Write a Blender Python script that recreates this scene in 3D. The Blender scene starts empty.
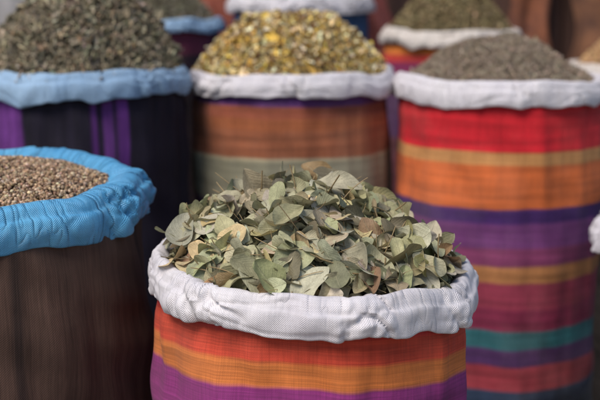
import bpy, math, random
import numpy as np
from mathutils import Vector, noise
random.seed(4); rng=np.random.default_rng(7)
scene=bpy.context.scene
COL=scene.collection
def link(o): COL.objects.link(o); return o

# ---------------------------------------------------------------- nodes
class NT:
    def __init__(s,mat):
        mat.use_nodes=True; s.t=mat.node_tree; s.b=s.t.nodes['Principled BSDF']
    def n(s,typ,**kw):
        x=s.t.nodes.new(typ)
        for k,v in kw.items(): setattr(x,k,v)
        return x
    def l(s,a,b): s.t.links.new(a,b)
    def put(s,sock,v):
        if isinstance(v,bpy.types.NodeSocket): s.l(v,sock)
        else: sock.default_value=v
    def m(s,op,a,b=None,c=None,clamp=False):
        x=s.n('ShaderNodeMath',operation=op); x.use_clamp=clamp
        s.put(x.inputs[0],a)
        if b is not None: s.put(x.inputs[1],b)
        if c is not None: s.put(x.inputs[2],c)
        return x.outputs[0]
    def noise(s,vec,scale,detail=3,rough=.55):
        x=s.n('ShaderNodeTexNoise'); x.inputs['Scale'].default_value=scale
        x.inputs['Detail'].default_value=detail; x.inputs['Roughness'].default_value=rough
        s.l(vec,x.inputs['Vector']); return x.outputs['Fac']
    def mapping(s,vec,sc,rot=(0,0,0)):
        x=s.n('ShaderNodeMapping'); x.inputs['Scale'].default_value=sc; x.inputs['Rotation'].default_value=rot; s.l(vec,x.inputs['Vector']); return x.outputs[0]
    def rng(s,v,a,b,c,d):
        x=s.n('ShaderNodeMapRange'); s.l(v,x.inputs[0])
        for i,k in enumerate((a,b,c,d)): x.inputs[i+1].default_value=k
        return x.outputs[0]
    def mix(s,fac,a,b,typ='MIX'):
        x=s.n('ShaderNodeMix',data_type='RGBA',blend_type=typ)
        s.put(x.inputs[0],fac); s.put(x.inputs[6],a); s.put(x.inputs[7],b); return x.outputs[2]
    def scalecol(s,col,v):
        x=s.n('ShaderNodeVectorMath',operation='SCALE'); s.put(x.inputs[0],col); s.put(x.inputs[3],v); return x.outputs[0]
    def bump(s,h,strength,dist,normal=None):
        x=s.n('ShaderNodeBump'); x.inputs['Strength'].default_value=strength; x.inputs['Distance'].default_value=dist
        s.l(h,x.inputs['Height'])
        if normal is not None: s.l(normal,x.inputs['Normal'])
        return x.outputs[0]
def c4(c): return (c[0],c[1],c[2],1)

def weave(N,uv,p):
    sep=N.n('ShaderNodeSeparateXYZ'); N.l(uv,sep.inputs[0])
    k=2*math.pi/p
    a=N.m('SINE',N.m('MULTIPLY',sep.outputs[0],k)); b=N.m('SINE',N.m('MULTIPLY',sep.outputs[1],k))
    return N.m('MULTIPLY',a,b), a, b

def band_fabric(name,bands,zmax=1.0,vertical=None,rough=.85,wv=.0026,wob=.008,dust=.10,sheen=.03):
    mat=bpy.data.materials.new(name); N=NT(mat)
    tc=N.n('ShaderNodeTexCoord'); obj=tc.outputs['Object']; uv=tc.outputs['UV']
    sep=N.n('ShaderNodeSeparateXYZ'); N.l(uv,sep.inputs[0])
    wn=N.noise(obj,4,2); 
    if vertical:
        fac=N.m('ADD',sep.outputs[0],N.m('MULTIPLY',N.m('SUBTRACT',wn,.5),.016))
    else:
        fac=N.m('ADD',sep.outputs[1],N.m('MULTIPLY',N.m('SUBTRACT',wn,.5),wob*2))
    fac=N.m('DIVIDE',fac,zmax)
    cr=N.n('ShaderNodeValToRGB'); cr.color_ramp.interpolation='LINEAR'
    els=cr.color_ramp.elements
    pts=[]
    e=.0018/zmax
    for i,(z,c) in enumerate(bands):
        z=z/zmax
        if i>0: pts.append((z-e,bands[i-1][1])); pts.append((z+e,c))
        else: pts.append((0,c))
    els[0].position=0; els[0].color=c4(pts[0][1]); els[1].position=1; els[1].color=c4(pts[-1][1])
    for p,c in pts[1:]:
        x=els.new(min(max(p,0),1)); x.color=c4(c)
    N.l(fac,cr.inputs[0])
    thr=N.noise(N.mapping(uv,(6,420,1)),1,2,.6) if not vertical else N.noise(N.mapping(uv,(420,6,1)),1,2,.6)
    sub=N.noise(N.mapping(uv,(2,60,1)),1,2,.5) if not vertical else N.noise(N.mapping(uv,(60,2,1)),1,2,.5)
    cross=N.noise(N.mapping(uv,(500,14,1)),1,2,.6)
    dirt=N.noise(obj,9,4,.6)
    v=N.m('MULTIPLY',N.rng(thr,.25,.75,.72,1.25),N.rng(sub,.3,.7,.78,1.2))
    v=N.m('MULTIPLY',v,N.rng(cross,.25,.75,.82,1.18))
    v=N.m('MULTIPLY',v,N.rng(dirt,.3,.7,.80,1.12))
    w,a,b=weave(N,uv,wv)
    v=N.m('MULTIPLY',v,N.rng(w,-1,1,.86,1.12))
    col=N.scalecol(cr.outputs[0],v)
    dustc=N.mix(N.rng(N.noise(obj,3.5,5,.65),.45,.8,0,dust),col,(.35,.28,.22,1))
    N.l(dustc,N.b.inputs['Base Color'])
    N.b.inputs['Roughness'].default_value=rough
    N.b.inputs['Specular IOR Level'].default_value=.25
    N.b.inputs['Sheen Weight'].default_value=sheen
    n1=N.bump(w,.35,.0006)
    cre=N.noise(N.mapping(obj,(8,8,2.5)),1.5,4,.55)
    n2=N.bump(cre,.45,.014,n1)
    N.l(n2,N.b.inputs['Normal'])
    return mat

def rim_fabric(name,col,col2,rough=.8,wv=.0030,ws=.7,spec=.2,wcol=.14,crs=.6):
    mat=bpy.data.materials.new(name); N=NT(mat)
    tc=N.n('ShaderNodeTexCoord'); obj=tc.outputs['Object']; uv=tc.outputs['UV']
    w,a,b=weave(N,uv,wv)
    big=N.noise(obj,7,5,.65)
    base=N.mix(N.rng(big,.35,.7,0,1),c4(col),c4(col2))
    thr=N.noise(N.mapping(uv,(420,20,1)),1,2,.6)
    thr2=N.noise(N.mapping(uv,(20,420,1)),1,2,.6)
    v=N.m('MULTIPLY',N.rng(w,-1,1,1-wcol,1+wcol*.5),N.rng(thr,.25,.75,.92,1.08))
    v=N.m('MULTIPLY',v,N.rng(thr2,.25,.75,.92,1.08))
    colr=N.scalecol(base,v)
    st=N.mix(N.rng(N.noise(obj,18,5,.7),.52,.78,0,.3),colr,c4([col[0]*.55+.03,col[1]*.51+.02,col[2]*.45+.01]))
    N.l(st,N.b.inputs['Base Color'])
    N.b.inputs['Roughness'].default_value=rough
    N.b.inputs['Specular IOR Level'].default_value=spec
    n1=N.bump(w,ws,.0008)
    d1=N.noise(N.mapping(uv,(30,8,1),(0,0,.4)),1,2,.5)
    r1=N.m('POWER',N.m('SUBTRACT',1,N.m('MULTIPLY',N.m('ABSOLUTE',N.m('SUBTRACT',d1,.5)),2)),9)
    mask=N.rng(N.noise(obj,9,2),.40,.60,0,1)
    n2=N.bump(N.m('MULTIPLY',r1,mask),crs,.005,n1)
    cre=N.noise(N.mapping(uv,(26,9,1),(0,0,.3)),1,3,.5)
    n3=N.bump(cre,.55,.009,n2)
    N.l(n3,N.b.inputs['Normal'])
    return mat

def attr_mat(name,rough=.7,bs=300,bstr=.3,spec=.3):
    mat=bpy.data.materials.new(name); N=NT(mat)
    at=N.n('ShaderNodeAttribute',attribute_name='Col')
    tc=N.n('ShaderNodeTexCoord')
    nz=N.noise(tc.outputs['Object'],bs,3,.6)
    N.l(N.scalecol(at.outputs['Color'],N.rng(nz,.25,.75,.7,1.25)),N.b.inputs['Base Color'])
    N.b.inputs['Roughness'].default_value=rough; N.b.inputs['Specular IOR Level'].default_value=spec
    N.l(N.bump(nz,bstr,.002),N.b.inputs['Normal'])
    return mat

def leaf_mat():
    mat=bpy.data.materials.new('dried leaf'); N=NT(mat)
    at=N.n('ShaderNodeAttribute',attribute_name='Col')
    tc=N.n('ShaderNodeTexCoord'); uv=tc.outputs['UV']
    sep=N.n('ShaderNodeSeparateXYZ'); N.l(uv,sep.inputs[0])
    s=N.m('ABSOLUTE',N.m('SUBTRACT',sep.outputs[1],.5))
    mid=N.rng(s,.0,.03,1,0)
    ph=N.m('SUBTRACT',N.m('MULTIPLY',sep.outputs[0],9.0),N.m('MULTIPLY',s,6.5))
    ve=N.m('POWER',N.m('ABSOLUTE',N.m('COSINE',N.m('MULTIPLY',ph,math.pi))),14)
    nz=N.noise(tc.outputs['Object'],60,5,.7)
    nz2=N.noise(tc.outputs['Object'],420,3,.6)
    v=N.m('MULTIPLY',N.rng(nz,.3,.7,.76,1.24),N.rng(nz2,.3,.7,.86,1.14))
    col=N.scalecol(at.outputs['Color'],v)
    col=N.mix(N.m('MULTIPLY',ve,.07),col,(.5,.46,.30,1))
    col=N.mix(N.m('MULTIPLY',mid,.35),col,(.50,.45,.30,1))
    col=N.mix(N.rng(nz,.62,.78,0,.45),col,(.22,.145,.065,1))
    N.l(col,N.b.inputs['Base Color'])
    N.b.inputs['Roughness'].default_value=.6; N.b.inputs['Specular IOR Level'].default_value=.3
    h=N.m('ADD',N.m('MULTIPLY',mid,1.2),N.m('ADD',N.m('MULTIPLY',ve,.3),N.m('MULTIPLY',nz,1.9)))
    N.l(N.bump(h,.5,.0017),N.b.inputs['Normal'])
    tr=N.n('ShaderNodeBsdfTranslucent'); N.l(col,tr.inputs['Color'])
    mx=N.n('ShaderNodeMixShader'); mx.inputs[0].default_value=.14
    out=N.t.nodes['Material Output']
    N.l(N.b.outputs[0],mx.inputs[1]); N.l(tr.outputs[0],mx.inputs[2]); N.l(mx.outputs[0],out.inputs['Surface'])
    return mat

# ---------------------------------------------------------------- mesh helpers
def grid_mesh(name,P,UV=None,closed=True,mat=None):
    r,c=P.shape[:2]
    me=bpy.data.meshes.new(name)
    idx=np.arange(r*c).reshape(r,c)
    if closed:
        nx=np.roll(idx,-1,axis=1)
        f=np.stack([idx[:-1],nx[:-1],nx[1:],idx[1:]],-1).reshape(-1,4)
    else:
        f=np.stack([idx[:-1,:-1],idx[:-1,1:],idx[1:,1:],idx[1:,:-1]],-1).reshape(-1,4)
    me.from_pydata(P.reshape(-1,3).tolist(),[],f.tolist())
    if UV is not None:
        uvl=me.uv_layers.new(name='UVMap')
        if closed:
            U=UV
            u0=U[:-1,:]; u1=np.roll(U,-1,axis=1)[:-1].copy(); u2=np.roll(U,-1,axis=1)[1:].copy(); u3=U[1:]
            step=U[0,1,0]-U[0,0,0]
            u1[:,-1,0]=U[:-1,-1,0]+step; u2[:,-1,0]=U[1:,-1,0]+step
            q=np.stack([u0,u1,u2,u3],2).reshape(-1,2)
        else:
            q=np.stack([UV[:-1,:-1],UV[:-1,1:],UV[1:,1:],UV[1:,:-1]],2).reshape(-1,2)
        uvl.data.foreach_set('uv',q.ravel().astype(np.float32))
    me.polygons.foreach_set('use_smooth',[True]*len(me.polygons))
    if mat: me.materials.append(mat)
    me.update(); return me

def sack(name,loc,H,R,rimmat,bodymat,label,tilt=(0,0),seed=0,rimh=.07,puff=.012,body_in=.008,lump=1.0,fold=.85,cat='sack',nA=320,bulge=.008,inner=1.0,gather=.8,hema=1.0,sag=1.0,stripe_sag=0.0):
    e=bpy.data.objects.new(name,None); e.location=loc; e.empty_display_size=.2; link(e)
    e['label']=label; e['category']=cat; e['group']='open sacks of dried goods on the stall'
    A=np.linspace(-math.pi,math.pi,nA,endpoint=False)
    def shp(a):
        v=Vector((math.cos(a)*.9+seed*3.1,math.sin(a)*.9,seed*1.7))
        return noise.noise(v)*.045*lump
    outl=np.array([1+shp(a) for a in A])
    nz=110
    Z=np.linspace(0.0,H-.03,nz)
    P=np.zeros((nz,nA,3)); UV=np.zeros((nz,nA,2))
    for i,z in enumerate(Z):
        k=z/H
        prof=R-body_in+bulge*math.sin(k*math.pi*1.0)-.045*max(0,1-k*9)**2
        near=max(0,1-(H-z)/.11)
        prof-=.006*near
        for j,a in enumerate(A):
            ca,sa=math.cos(a),math.sin(a)
            d=noise.noise(Vector((ca*1.6+seed,sa*1.6,z*3.2+seed*2)))*.014
            d+=noise.noise(Vector((ca*3.4+seed,sa*3.4,z*4.0)))*.009
            d+=noise.noise(Vector((ca*6.5+seed,sa*6.5+z*1.5,z*1.6)))*.006
            d+=noise.noise(Vector((ca*2.2-seed,sa*2.2,z*13+sa*3)))*.006*sag
            d*=1-.75*near
            gm=max(0,noise.noise(Vector((ca*2.1+seed,sa*2.1,4)))+.35)
            g=abs(noise.noise(Vector((ca*10+seed,sa*10,z*1.6))))
            d+=(g-.25)*.012*gm*max(0,1-(H-z)/.30)
            rr=prof*(outl[j]*.6+.4)+d*lump
            t=k*k
            P[i,j]=(rr*sa,-rr*ca,z+t*(tilt[0]*rr*sa+tilt[1]*-rr*ca))
            UV[i,j]=(a*R,z-stripe_sag*max(0,ca))
    ob=link(bpy.data.objects.new('sack_body',grid_mesh('sack_body',P,UV,True,bodymat))); ob.parent=e
    prof=[(-.060,-.075),(-.044,-.05),(-.032,-.028),(-.023,-.010),(-.015,-.001),(-.007,.002),(.001,-.002),(.006,-.010),(.009,-.020)]
    for t in np.linspace(.25,1,18):
        prof.append((.009+puff*.35*math.sin(t*math.pi)+.002*t,-.020-(rimh-.020)*(t-.25)/.75))
    prof+=[(.010,-rimh-.0015),(.0075,-rimh-.0005),(.004,-rimh+.006),(-.004,-rimh+.018)]
    pr=np.array(prof)
    seg=np.r_[0,np.cumsum(np.hypot(*np.diff(pr,axis=0).T))]; L=seg[-1]
    nS=60
    S=np.linspace(0,L,nS)
    px=np.interp(S,seg,pr[:,0]); pz=np.interp(S,seg,pr[:,1])
    k=np.array([.25,.5,.25])
    px[1:-1]=np.convolve(px,k,'valid'); pz[1:-1]=np.convolve(pz,k,'valid')
    P=np.zeros((nS,nA,3)); UV=np.zeros((nS,nA,2))
    for j,a in enumerate(A):
        ca,sa=math.cos(a),math.sin(a)
        tz=noise.noise(Vector((ca*1.7+seed*2,sa*1.7,9)))*.010+noise.noise(Vector((ca*4+seed*2,sa*4,3)))*.006
        hem=noise.noise(Vector((ca*1.8+seed,sa*1.8,21)))*.24+noise.noise(Vector((ca*4.3+seed,sa*4.3,31)))*.15+noise.noise(Vector((ca*12+seed,sa*12,31)))*.05
        hem*=hema
        thick=1+noise.noise(Vector((ca*2.2+seed,sa*2.2,13)))*.6
        flare=noise.noise(Vector((ca*5+seed,sa*5,77)))
        gm=max(0,min(1.3,noise.noise(Vector((ca*2.6+seed*5,sa*2.6,41)))*2.4+.5))
        inn=1+(inner-1)*min(1,max(0,.40+.45*ca+.45*abs(sa)))
        for i in range(nS):
            s=S[i]/L
            out=max(0,min(1,(s-.25)/.2)); 
            z=pz[i]*(1+hem*out)+tz
            d=px[i]
            if px[i]>0: d*=thick
            else: d*=inn
            w=noise.noise(Vector((ca*3.4+seed*4,sa*3.4,s*2.0)))*.008
            w+=noise.noise(Vector((ca*7+seed*4+s*1.5,sa*7+s*2.4,s*3.0)))*.0055
            g=abs(noise.noise(Vector((ca*7+s*3.4-seed,sa*7-s*1.6,s*1.2+15))))
            w+=(min(g,.28)-.10)*.042*gather*gm
            g=abs(noise.noise(Vector((ca*15-s*5.0-seed,sa*15+s*1.5,s*1.8+5))))
            w+=(min(g,.24)-.10)*.018*gather*gm
            g=abs(noise.noise(Vector((ca*1.6-seed,sa*1.6,s*4.5+25))))
            w-=max(0,.09-g)*.035*gather
            w+=flare*.006*max(0,(s-.55)/.45)
            w*=fold*(.5+.5*out)
            rr=R*(outl[j]*.6+.4)+d+max(w,-.007)
            zz=H+z+w*.55*(1-out)
            P[i,j]=(rr*sa,-rr*ca,zz+tilt[0]*rr*sa+tilt[1]*-rr*ca)
            UV[i,j]=(a*R,S[i])
    ob=link(bpy.data.objects.new('rolled_rim',grid_mesh('rolled_rim',P,UV,True,rimmat))); ob.parent=e
    return e

def dome(Rc,hh,p,tilt,seed,amp=.012,off=(0,0)):
    def f(x,y):
        r=math.hypot(x-off[0]*(1-math.hypot(x,y)/Rc),y-off[1]*(1-math.hypot(x,y)/Rc))/Rc
        h=hh*(1-min(r,1.2)**p)
        h+=noise.noise(Vector((x*9+seed,y*9,seed)))*amp+noise.noise(Vector((x*24+seed,y*24,seed)))*amp*.4
        return h+tilt[0]*x+tilt[1]*y
    return f

def base_mound(f,Rc,n=90,m=30):
    V=[(0,0,f(0,0)-.006)]
    for i in range(1,m+1):
        r=Rc*1.03*i/m
        for j in range(n):
            a=2*math.pi*j/n; x,y=r*math.cos(a),r*math.sin(a)
            V.append((x,y,f(x,y)-.006))
    V=np.array(V)
    q=[]
    for i in range(m-1):
        for j in range(n):
            a=1+i*n+j;b=1+i*n+(j+1)%n
            q.append((a,a+n,b+n,b))
    tri=[(0,1+j,1+(j+1)%n) for j in range(n)]
    return V,tri,q

def frames(N_,up,spread):
    nrm=up+rng.normal(0,1,(N_,3))*spread[:,None]
    nrm/=np.linalg.norm(nrm,axis=1)[:,None]
    t=rng.normal(0,1,(N_,3)); t-=nrm*(t*nrm).sum(1)[:,None]; t/=np.linalg.norm(t,axis=1)[:,None]
    b=np.cross(nrm,t)
    return np.stack([t,b,nrm],-1)

def fast_mesh(name,V,loops,starts,totals,cols,uv=None,mat=None,smooth=True):
    me=bpy.data.meshes.new(name)
    me.vertices.add(len(V)); me.vertices.foreach_set('co',V.astype(np.float32).ravel())
    me.loops.add(len(loops)); me.loops.foreach_set('vertex_index',loops.astype(np.int32))
    me.polygons.add(len(starts)); me.polygons.foreach_set('loop_start',starts.astype(np.int32)); me.polygons.foreach_set('loop_total',totals.astype(np.int32))
    me.polygons.foreach_set('use_smooth',np.full(len(starts),smooth))
    ca=me.color_attributes.new('Col','FLOAT_COLOR','POINT')
    ca.data.foreach_set('color',np.c_[cols,np.ones(len(cols))].astype(np.float32).ravel())
    if uv is not None:
        u=me.uv_layers.new(name='UVMap'); u.data.foreach_set('uv',uv[loops].astype(np.float32).ravel())
    if mat: me.materials.append(mat)
    me.update(calc_edges=True); me.validate()
    return me

def combine(parts):
    Vs=[];Ls=[];T=[];C=[];U=[];o=0
    for V,fl,col,uv in parts:
        Vs.append(V);C.append(col);U.append(uv if uv is not None else np.full((len(V),2),.3))
        for F in fl:
            F=np.asarray(F)
            Ls.append((F+o).ravel()); T.append(np.full(len(F),F.shape[1]))
        o+=len(V)
    L=np.concatenate(Ls);T=np.concatenate(T);S=np.r_[0,np.cumsum(T)[:-1]]
    return np.concatenate(Vs),L,S,T,np.concatenate(C),np.concatenate(U)

def ico(sub):
    import bmesh
    bm=bmesh.new(); bmesh.ops.create_icosphere(bm,subdivisions=sub,radius=1)
    V=np.array([v.co[:] for v in bm.verts]); F=np.array([[v.index for v in f.verts] for f in bm.faces]); bm.free(); return V,F
ICO1=ico(1); ICO2=ico(2)
def flake():
    xs=np.linspace(-1,1,4); V=[];F=[]
    for i,x in enumerate(xs):
        w=[.35,1,.9,.25][i]
        for s in(-1,0,1): V.append((x,s*w*.55,.35*s*s+.3*x*x))
    for i in range(3):
        for j in range(2): a=i*3+j; F.append((a,a+3,a+4,a+1))
    return np.array(V,float),np.array(F)
FL=flake()

def sample_pts(n,Rc,f):
    r=Rc*np.sqrt(rng.random(n)); a=rng.random(n)*2*math.pi
    x=r*np.cos(a); y=r*np.sin(a); e=.006
    z=np.array([f(u,v) for u,v in zip(x,y)])
    zx=np.array([f(u+e,v) for u,v in zip(x,y)]); zy=np.array([f(u,v+e) for u,v in zip(x,y)])
    nrm=np.stack([-(zx-z)/e,-(zy-z)/e,np.ones(n)],1); nrm/=np.linalg.norm(nrm,axis=1)[:,None]
    return np.stack([x,y,z],1),nrm

def pal(n,cols,wts,var=.18):
    cols=np.array(cols); w=np.array(wts,float); w/=w.sum()
    c=cols[rng.choice(len(cols),n,p=w)]
    return np.clip(c*(1+rng.normal(0,var,(n,1)))*(1+rng.normal(0,.05,(n,3))),.005,.95)

def bits(n,Rc,f,tmpl,size,sizevar,cols,wts,spread=.5,lift=(0,.004),aniso=(1,1,1),var=.18):
    V,F=tmpl
    P,nr=sample_pts(n,Rc,f)
    M=frames(n,nr,np.full(n,spread))
    sc=size*np.exp(rng.normal(0,sizevar,n))
    an=np.array(aniso)*np.exp(rng.normal(0,.12,(n,3)))
    loc=V[None]*an[:,None,:]*sc[:,None,None]
    W=np.einsum('nij,nkj->nki',M,loc)+P[:,None,:]+nr[:,None,:]*rng.uniform(lift[0],lift[1],(n,1,1))
    fc=(F[None]+np.arange(n)[:,None,None]*len(V)).reshape(-1,F.shape[1])
    c=np.repeat(pal(n,cols,wts,var),len(V),0)
    return W.reshape(-1,3),[fc],c,None

def heap(name,loc,label,cat,Rc,hh,p,tilt,seed,basecol,layers,mat,amp=.012,off=(0,0),extra=None):
    f=dome(Rc,hh,p,tilt,seed,amp,off)
    V,tri,q=base_mound(f,Rc)
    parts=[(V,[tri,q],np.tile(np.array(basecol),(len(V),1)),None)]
    for ly in layers: parts.append(bits(ly.pop('n'),Rc,f,**ly))
    if extra: parts+=extra(f)
    Vv,L,S,T,C,U=combine(parts)
    o=link(bpy.data.objects.new(name,fast_mesh(name,Vv,L,S,T,C,U,mat)))
    o.location=loc; o['label']=label; o['category']=cat; o['kind']='stuff'
    return o

# ---------------------------------------------------------------- materials
white_rim=rim_fabric('white woven plastic cloth',(.73,.69,.71),(.62,.58,.62))
cream_rim=rim_fabric('cream woven cloth',(.68,.61,.55),(.58,.51,.47))
blue_rim=rim_fabric('bright blue woven plastic',(.06,.29,.56),(.14,.45,.72),rough=.36,ws=.8,wv=.0034,wcol=.25,spec=.5,crs=1.0)
pale_blue_rim=rim_fabric('pale blue woven plastic',(.25,.39,.58),(.34,.48,.64),rough=.65)

front_body=band_fabric('red orange purple striped cloth',[(0,(.10,.02,.12)),(.30,(.45,.10,.03)),(.36,(.16,.02,.14)),(.40,(.24,.03,.16)),(.480,(.56,.16,.04)),(.520,(.46,.05,.025)),(.562,(.38,.024,.026))],wob=.010)
right_body=band_fabric('red ochre purple teal striped cloth',[(0,(.03,.05,.10)),(.10,(.28,.035,.05)),(.165,(.07,.025,.10)),(.21,(.025,.12,.14)),(.255,(.19,.02,.055)),(.31,(.26,.035,.065)),(.376,(.38,.16,.06)),(.418,(.20,.04,.11)),(.4625,(.15,.04,.15)),(.524,(.055,.018,.11)),(.560,(.58,.13,.035)),(.665,(.50,.23,.08)),(.697,(.54,.014,.024)),(.75,(.48,.012,.02))],dust=.16)
mid_body=band_fabric('rust and grey green cloth',[(0,(.10,.03,.10)),(.40,(.25,.07,.03)),(.50,(.09,.03,.10)),(.555,(.27,.25,.17)),(.662,(.42,.36,.23)),(.671,(.29,.095,.045)),(.74,(.33,.10,.04)),(.77,(.24,.065,.035)),(.800,(.09,.03,.13))],dust=.2)
def vstripe(name,stripes,base,off=1.0,zmax=2.0,**kw):
    b=[(0,base)]
    for a,c,col in stripes: b+= [(a+off,col),(c+off,base)]
    kw.setdefault('dust',.03)
    m=band_fabric(name,b,zmax=zmax,vertical=True,sheen=0,**kw)
    nt=m.node_tree
    for nd in list(nt.nodes):
        if nd.bl_idname=='ShaderNodeMath' and nd.operation=='DIVIDE':
            src=nd.inputs[0].links[0].from_socket
            ad=nt.nodes.new('ShaderNodeMath'); ad.operation='ADD'; ad.inputs[1].default_value=off
            nt.links.new(src,ad.inputs[0]); nt.links.new(ad.outputs[0],nd.inputs[0])
    return m
brown_body=vstripe('dark brown sacking',[(-.40,-.37,(.035,.021,.017)),(-.10,-.08,(.035,.021,.017)),(.104,.122,(.032,.019,.016)),(.42,.44,(.035,.021,.017))],(.066,.037,.028),rough=.95,wv=.004,dust=.06)
navy_body=vstripe('navy cloth with purple stripes',[(-.6,-.085,(.12,.03,.18)),(.086,.100,(.12,.03,.18)),(.112,.134,(.13,.035,.20)),(.148,.176,(.12,.03,.18))],(.012,.009,.019))
blue_body=band_fabric('deep blue cloth',[(0,(.02,.03,.08)),(.5,(.03,.07,.15)),(.7,(.03,.08,.18))])
wine_body=band_fabric('wine dark cloth',[(0,(.02,.010,.012)),(.55,(.03,.012,.02)),(.68,(.13,.02,.045))])
dark_body=band_fabric('dark brown green sacking',[(0,(.014,.011,.010)),(.3,(.022,.018,.015)),(.45,(.014,.010,.009))],dust=0,sheen=0)
tan_body=band_fabric('tan sacking',[(0,(.12,.08,.05)),(.5,(.20,.12,.07))])
orange_body=band_fabric('orange and red cloth',[(0,(.08,.02,.03)),(.42,(.06,.02,.07)),(.60,(.20,.02,.08)),(.665,(.45,.04,.03)),(.69,(.58,.16,.03))])

seedm=attr_mat('round seeds',.5,500,.3,.4)
grainm=attr_mat('dry grain and flakes',.9,200,.2,.08)
leafm=leaf_mat()

# ---------------------------------------------------------------- sacks
TF=(-.05,.03)
sack('spice_sack',(.022,1.955,0),.653,.259,white_rim,front_body,'striped red and orange sack with white rim holding dried leaves',tilt=TF,seed=1,rimh=.060,puff=.018,fold=.95,nA=460,body_in=.006,bulge=.010,gather=.85,hema=.9,sag=1.4,stripe_sag=.028)
TL=(-.01,.06)
sack('spice_sack.001',(-.565,2.10,0),.763,.268,blue_rim,brown_body,'dark brown sack with rolled bright blue woven rim',tilt=TL,seed=2,rimh=.074,puff=.028,fold=1.05,nA=460,body_in=-.004,bulge=.024,inner=2.1,gather=1.1,hema=.6,sag=2.0)
sack('spice_sack.002',(-.024,3.175,0),.876,.262,white_rim,mid_body,'rust and grey-green striped sack with white rim',seed=3,rimh=.056)
sack('spice_sack.003',(.515,3.10,0),.866,.258,white_rim,right_body,'red, ochre, purple and teal striped sack with white rim',seed=4,rimh=.060,tilt=(-.012,0),body_in=.003,hema=.7)
sack('spice_sack.004',(-.560,3.0,0),.895,.268,pale_blue_rim,navy_body,'navy and purple striped sack with pale blue rim',seed=5,rimh=.062)
PL=.18
sack('spice_sack.005',(0.0,4.25,PL),1.050-PL,.242,white_rim,blue_body,'blue sack with white rim standing on wooden platform',seed=6,rimh=.055)
sack('spice_sack.006',(.50,4.03,PL),.950-PL,.224,cream_rim,orange_body,'orange and red sack with cream rim holding herbs',seed=7,rimh=.048)
sack('spice_sack.007',(-.53,4.24,PL),.975-PL,.255,pale_blue_rim,wine_body,'wine red sack with pale blue rim holding herbs',seed=8,rimh=.045)
sack('spice_sack.008',(.905,2.56,0),.585,.245,white_rim,dark_body,'dark brown sack with white rim beside tall striped sack',seed=9,rimh=.06)
sack('spice_sack.009',(1.12,3.95,PL),.84-PL,.23,cream_rim,tan_body,'tan sack with cream rim heaped with light grain',seed=10,rimh=.05)

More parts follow.
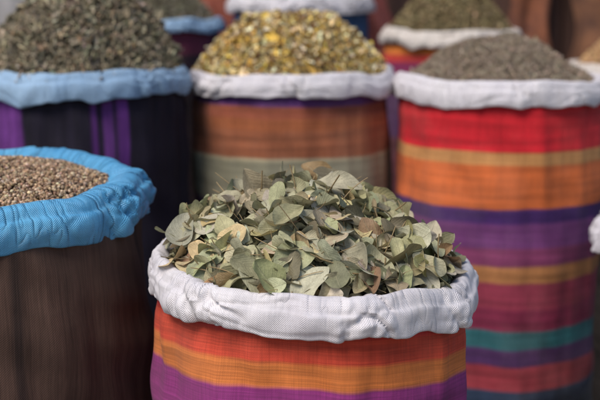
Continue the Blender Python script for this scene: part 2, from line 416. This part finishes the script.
# ---------------------------------------------------------------- dried leaves
def leaves(f):
    n=800; Rc=.229
    P,nr=sample_pts(n,Rc,f)
    nt,ns=17,9
    t=.5-.5*np.cos(np.linspace(0,math.pi,nt)); s=np.linspace(-1,1,ns)
    T,Sg=np.meshgrid(t,s,indexing='ij')
    Lh=np.clip(np.exp(rng.normal(0,.30,n))*.050,.022,.082); asp=rng.uniform(.48,.80,n)
    ex=rng.uniform(.75,1.3,n)
    up=rng.random(n)
    NB=75
    big=np.zeros(n,bool); big[:NB]=True
    Lh[big]=rng.uniform(.052,.076,NB); asp[big]=rng.uniform(.52,.76,NB); up[big]=.9
    for i in range(NB):
        if P[i,1]>.06:
            P[i,1]*=-1; P[i,2]=f(P[i,0],P[i,1]); nr[i,1]*=-1
    spread=np.where(up<.24,1.15,np.where(up<.55,.5,.25))
    M=frames(n,nr,spread)
    cols=pal(n,[(.30,.28,.165),(.17,.155,.09),(.385,.36,.24),(.46,.42,.30),(.52,.41,.21),(.28,.185,.095),(.33,.31,.175)],[27,16,24,11,8,5,20],.16)
    cols[big]=pal(NB,[(.42,.385,.255),(.49,.445,.32),(.58,.46,.25),(.34,.32,.20)],[3,2,2,3],.09)
    Vall=[];Cc=[];UVa=[]
    for i in range(n):
        w=np.sin(math.pi*np.clip(T,0,1)**ex[i])
        w=np.clip(w,0,1)**rng.uniform(.50,.68)
        w=w*(1+.035*np.sin(T*rng.uniform(8,20)+i)*np.abs(Sg)+.05*np.sin(T*5+i*2)*Sg)
        flat=.5 if big[i] else 1
        kap=rng.normal(0,.9)*flat; kc=rng.normal(.3,1.15)*flat
        a=kap*(T-.5)
        X=np.sin(a)/kap if abs(kap)>.05 else (T-.5)
        Z=(1-np.cos(a))/kap if abs(kap)>.05 else 0*T
        hw=w*asp[i]*.5; b=Sg*hw
        kk=kc*2.2 if abs(kc)>.1 else .22
        Y=np.sin(b*kk)/kk; Z=Z+(1-np.cos(b*kk))/kk
        Z=Z+abs(b)*(rng.uniform(.6,1.2) if (rng.random()<.08 and not big[i]) else rng.uniform(-.15,.35)*flat)
        Z=Z+np.sin(T*rng.uniform(5,12)+rng.random()*6)*Sg*np.abs(Sg)*w*rng.uniform(.02,.09)+b*(T-.5)*rng.normal(0,.65)*flat
        Z=Z+.012*np.sin(T*rng.uniform(8,16)+i)*np.sin(Sg*4+i*1.7)
        Y=Y+rng.normal(0,.18)*(T-.5)**2
        loc=np.stack([X,Y,Z],-1).reshape(-1,3)*Lh[i]
        Wd=loc@M[i].T+P[i]+nr[i]*(rng.uniform(.014,.024) if big[i] else rng.uniform(.0,.024))+np.array([0,0,.016 if up[i]<.24 else .003])
        Vall.append(Wd); 
        Cc.append(np.tile(cols[i],(nt*ns,1))); UVa.append(np.stack([T,Sg*.5+.5],-1).reshape(-1,2))
    idx=np.arange(nt*ns).reshape(nt,ns)
    q=np.stack([idx[:-1,:-1],idx[1:,:-1],idx[1:,1:],idx[:-1,1:]],-1).reshape(-1,4)
    F=(q[None]+np.arange(n)[:,None,None]*nt*ns).reshape(-1,4)
    out=[(np.concatenate(Vall),[F],np.concatenate(Cc),np.concatenate(UVa))]
    m=260; P,nr=sample_pts(m,.218,f); M=frames(m,nr,np.full(m,.7))
    SV=[];SF=[];o=0
    for i in range(m):
        Ls=rng.uniform(.02,.065); r=rng.uniform(.0005,.0012); cv=rng.normal(0,.3)
        ks=6
        for k in range(ks):
            u=k/(ks-1)
            c=np.array([ (u-.5)*Ls, cv*Ls*(u-.5)**2*2, .2*cv*Ls*u])
            if i%3==0: c=np.array([cv*Ls*u*u*1.2, .1*Ls*u, u*Ls*1.0])
            for j in range(4):
                an=j*math.pi/2
                off=np.array([0,math.cos(an),math.sin(an)])*r if i%3 else np.array([math.cos(an),math.sin(an),0])*r
                SV.append((c+off)@M[i].T+P[i]+nr[i]*.020)
        for k in range(ks-1):
            for j in range(4):
                a=o+k*4+j;b=o+k*4+(j+1)%4; SF.append((a,b,b+4,a+4))
        o+=ks*4
    SV=np.array(SV); out.append((SV,[SF],np.tile(np.array([.32,.23,.12]),(len(SV),1)),None))
    out.append(bits(6000,.238,f,FL,.0065,.4,[(.20,.175,.10),(.27,.24,.15),(.12,.10,.055)],[3,2,2],spread=1.0,lift=(-.004,.004)))
    return out
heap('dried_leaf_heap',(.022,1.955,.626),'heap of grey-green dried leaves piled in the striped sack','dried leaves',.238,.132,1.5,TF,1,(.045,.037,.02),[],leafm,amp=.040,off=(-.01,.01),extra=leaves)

heap('coriander_seed_heap',(-.565,2.10,.740),'heap of round brown coriander seeds in blue-rimmed sack','seeds',.234,.030,2.6,TL,2,(.04,.024,.015),
 [dict(n=10500,tmpl=ICO2,size=.0030,sizevar=.10,cols=[(.27,.165,.09),(.38,.255,.155),(.13,.075,.042),(.52,.39,.27)],wts=[4,3,3,1.4],lift=(-.001,.005),var=.22)],seedm,amp=.006)
heap('yellow_flower_heap',(-.024,3.175,.862),'tall heap of dried yellow and cream flower pieces','dried flowers',.246,.148,3.2,(0,0),3,(.26,.18,.07),
 [dict(n=24000,tmpl=FL,size=.0033,sizevar=.5,cols=[(.64,.43,.12),(.74,.59,.33),(.48,.31,.11),(.22,.13,.07),(.42,.34,.16),(.78,.69,.49)],wts=[6,7,4,4,2.5,3.5],spread=1.1,lift=(-.002,.008),var=.2),
  dict(n=700,tmpl=FL,size=.0080,sizevar=.35,cols=[(.74,.60,.32),(.68,.46,.11),(.78,.70,.50),(.17,.10,.05)],wts=[3,2.5,1.5,2.4],spread=1.0,lift=(.002,.010),var=.15),
  dict(n=2200,tmpl=ICO1,size=.0033,sizevar=.35,cols=[(.66,.44,.07),(.54,.33,.07),(.14,.075,.03)],wts=[3,2,2.6],aniso=(1.2,.8,.6),lift=(0,.006))],grainm,amp=.028)
heap('fennel_seed_heap',(.515,3.10,.850),'heap of fine grey-brown seeds in the striped sack','seeds',.240,.112,1.9,(-.012,0),4,(.26,.205,.155),
 [dict(n=26000,tmpl=FL,size=.0026,sizevar=.4,cols=[(.42,.335,.255),(.34,.265,.20),(.24,.185,.14),(.52,.43,.34)],wts=[5,4,2,2],aniso=(1.6,.5,1),spread=1.3,lift=(-.001,.003),var=.12)],grainm,amp=.016)
heap('dried_herb_heap',(-.560,3.0,.877),'tall heap of dark crumbled grey-green herbs','dried herbs',.258,.200,2.5,(0,0),5,(.12,.105,.072),
 [dict(n=30000,tmpl=FL,size=.0034,sizevar=.6,cols=[(.22,.19,.135),(.29,.26,.185),(.13,.11,.078),(.38,.34,.255),(.28,.20,.125)],wts=[5,4,4,2,2],spread=1.4,lift=(-.003,.010),var=.16),
  dict(n=5000,tmpl=ICO1,size=.0011,sizevar=.3,cols=[(.46,.38,.26),(.20,.15,.10)],wts=[2,1],aniso=(12,1,1),spread=1.2,lift=(.001,.012))],grainm,amp=.034,off=(.06,0))
heap('dried_herb_heap.001',(.50,4.03,.930),'heap of brown-green herbs in the cream-rimmed sack','dried herbs',.208,.165,1.9,(0,0),7,(.13,.105,.055),
 [dict(n=10000,tmpl=FL,size=.004,sizevar=.4,cols=[(.28,.21,.11),(.36,.28,.16),(.17,.13,.07)],wts=[4,3,2],spread=1.2,lift=(-.002,.006))],grainm)
heap('dried_herb_heap.002',(-.53,4.24,.955),'heap of dull green herbs in the wine red sack','dried herbs',.235,.17,2.0,(0,0),8,(.12,.105,.07),
 [dict(n=10000,tmpl=FL,size=.004,sizevar=.4,cols=[(.24,.21,.145),(.31,.275,.20),(.15,.125,.09)],wts=[4,3,2],spread=1.2,lift=(-.002,.006))],grainm)
heap('dried_flower_heap',(0,4.25,1.03),'heap of pale dried flowers in the blue sack','dried flowers',.22,.10,1.4,(0,0),6,(.2,.14,.06),
 [dict(n=3500,tmpl=FL,size=.009,sizevar=.4,cols=[(.40,.30,.14),(.25,.17,.07)],wts=[4,3],spread=1.2,lift=(-.002,.008))],grainm)
heap('root_chip_heap',(.905,2.56,.565),'low heap of brown chips in the dark sack','spices',.22,.06,1.6,(0,0),9,(.1,.06,.03),
 [dict(n=3000,tmpl=FL,size=.008,sizevar=.4,cols=[(.22,.14,.07),(.14,.08,.04)],wts=[4,3],spread=1.2,lift=(-.002,.008))],grainm)
heap('grain_heap',(1.12,3.95,.82),'heap of light brown grain in the tan sack','grain',.21,.17,1.5,(0,0),10,(.30,.17,.08),
 [dict(n=4500,tmpl=ICO1,size=.005,sizevar=.3,cols=[(.42,.26,.13),(.32,.19,.10)],wts=[4,3],spread=1.2,lift=(-.002,.004))],grainm)

# ---------------------------------------------------------------- setting
def simple_mat(name,c1,c2,sc=6,rough=.85,stretch=(1,1,1)):
    mat=bpy.data.materials.new(name); N=NT(mat)
    tc=N.n('ShaderNodeTexCoord'); v=N.mapping(tc.outputs['Object'],stretch)
    a=N.noise(v,sc,6,.65)
    N.l(N.mix(N.rng(a,.3,.7,0,1),c4(c1),c4(c2)),N.b.inputs['Base Color']); N.b.inputs['Roughness'].default_value=rough
    N.l(N.bump(a,.5,.01),N.b.inputs['Normal']); return mat
def box_me(name,boxes,mat,bev=.004):
    import bmesh
    bm=bmesh.new()
    for (cx,cy,cz,sx,sy,sz) in boxes:
        r=bmesh.ops.create_cube(bm,size=1)
        for v in r['verts']: v.co=Vector((cx+v.co.x*sx,cy+v.co.y*sy,cz+v.co.z*sz))
    bmesh.ops.bevel(bm,geom=bm.edges[:],offset=bev,segments=2,affect='EDGES')
    me=bpy.data.meshes.new(name); bm.to_mesh(me); bm.free(); me.materials.append(mat); return me
n=60
xs=np.linspace(-12,12,n); ys=np.linspace(-6,14,n)
X,Y=np.meshgrid(xs,ys); Pz=np.stack([X,Y,X*0],-1)
g=link(bpy.data.objects.new('ground',grid_mesh('ground',Pz,None,False,simple_mat('packed earth',(.12,.095,.07),(.18,.14,.105),5)))); g['kind']='structure'
wood=simple_mat('dark worn wood',(.05,.03,.018),(.10,.06,.035),5,.8,(1,8,8))
pl=link(bpy.data.objects.new('wooden_platform',None)); pl.location=(0.2,4.2,0); pl['label']='low dark wooden platform under the rear row of sacks'; pl['category']='platform'
o=link(bpy.data.objects.new('deck',box_me('deck',[(0,-.42+.14*i,.16,3.4,.134,.036) for i in range(7)],wood))); o.parent=pl
for i,(x,y) in enumerate([(-1.6,-.38),(1.6,-.38),(-1.6,.38),(1.6,.38)]):
    o=link(bpy.data.objects.new('leg' if i==0 else 'leg.%03d'%i,box_me('leg',[(x,y,.070,.08,.08,.138)],wood))); o.parent=pl
wl=link(bpy.data.objects.new('stall_wall',box_me('stall_wall',[(-4.0+.2*i,random.uniform(-.006,.006),1.3,.193,.03,2.6) for i in range(41)]+[(0,.05,1.3,8.2,.03,2.62)],simple_mat('dark brown boards',(.045,.022,.016),(.09,.04,.028),4,.9,(6,6,.7)))))
wl.location=(0,5.1,0); wl['label']='dark brown board wall behind the sacks'; wl['category']='wall'
def drape(loc,w,h,mat,label,seed,fa=.010):
    nx,nz=60,40; P=np.zeros((nz,nx,3)); UV=np.zeros((nz,nx,2))
    for i in range(nz):
        for j in range(nx):
            u=j/(nx-1);v=i/(nz-1)
            P[i,j]=((u-.5)*w*(1-.25*v+.3*noise.noise(Vector((v*6,seed,0))))+.08*noise.noise(Vector((v*5,seed,5))),fa*math.sin(u*11+seed+v*2+noise.noise(Vector((u*3,v*5,seed))))+.04*noise.noise(Vector((u*3,v*6,seed))),v*h)
            UV[i,j]=(u*w,v*h)
    o=link(bpy.data.objects.new('hanging_cloth',grid_mesh('hanging_cloth',P,UV,False,mat))); o.location=loc
    o['label']=label; o['category']='cloth'
    s=o.modifiers.new('Solidify','SOLIDIFY'); s.thickness=.003
def blotch(name,c1,c2,sc=7): return simple_mat(name,c1,c2,sc,.9,(1,1,1.2))
drape((.93,4.95,.6),.20,1.6,blotch('rust cloth',(.06,.022,.018),(.26,.085,.035)),'rust and orange cloth hanging from the board wall',1)
drape((1.27,4.97,.6),.30,1.6,blotch('amber cloth',(.07,.03,.022),(.26,.11,.05)),'amber brown cloth hanging from the board wall',5)
drape((-.30,4.95,.6),.16,1.6,blotch('red cloth',(.16,.04,.03),(.34,.09,.05)),'orange-red cloth hanging from the board wall',3)
drape((.33,4.95,.6),.14,1.6,blotch('maroon cloth',(.08,.02,.02),(.16,.035,.03)),'maroon cloth hanging from the board wall',4)
drape((-1.18,4.95,.6),.34,1.6,blotch('pale grey cloth',(.20,.19,.19),(.34,.32,.32)),'pale grey cloth hanging from the board wall',6)

# ---------------------------------------------------------------- light
w=bpy.data.worlds.new('World'); scene.world=w; w.use_nodes=True
nt=w.node_tree; bg=nt.nodes['Background']; sky=nt.nodes.new('ShaderNodeTexSky'); sky.sky_type='NISHITA'; sky.sun_disc=False
el=math.radians(52); az=math.radians(-142)
sky.sun_elevation=el; sky.sun_rotation=az
nt.links.new(sky.outputs[0],bg.inputs[0]); bg.inputs[1].default_value=.14
sd=bpy.data.lights.new('sun','SUN'); sd.energy=3.6; sd.angle=math.radians(30); sd.color=(1,.93,.83)
so=link(bpy.data.objects.new('sun',sd))
dirv=Vector((math.sin(az)*math.cos(el),math.cos(az)*math.cos(el),math.sin(el)))
so.rotation_euler=dirv.to_track_quat('Z','Y').to_euler(); so.location=dirv*5

# ---------------------------------------------------------------- camera
cd=bpy.data.cameras.new('camera'); cam=link(bpy.data.objects.new('camera',cd))
cam.location=(0,0,1.10); cam.rotation_euler=(math.radians(90-10.3),0,0)
cd.sensor_width=36; cd.lens=72; cd.clip_end=200
cd.dof.use_dof=True; cd.dof.focus_distance=1.84; cd.dof.aperture_fstop=3.2
scene.camera=cam
scene.view_settings.view_transform='Standard'; scene.view_settings.look='None'; scene.view_settings.exposure=0
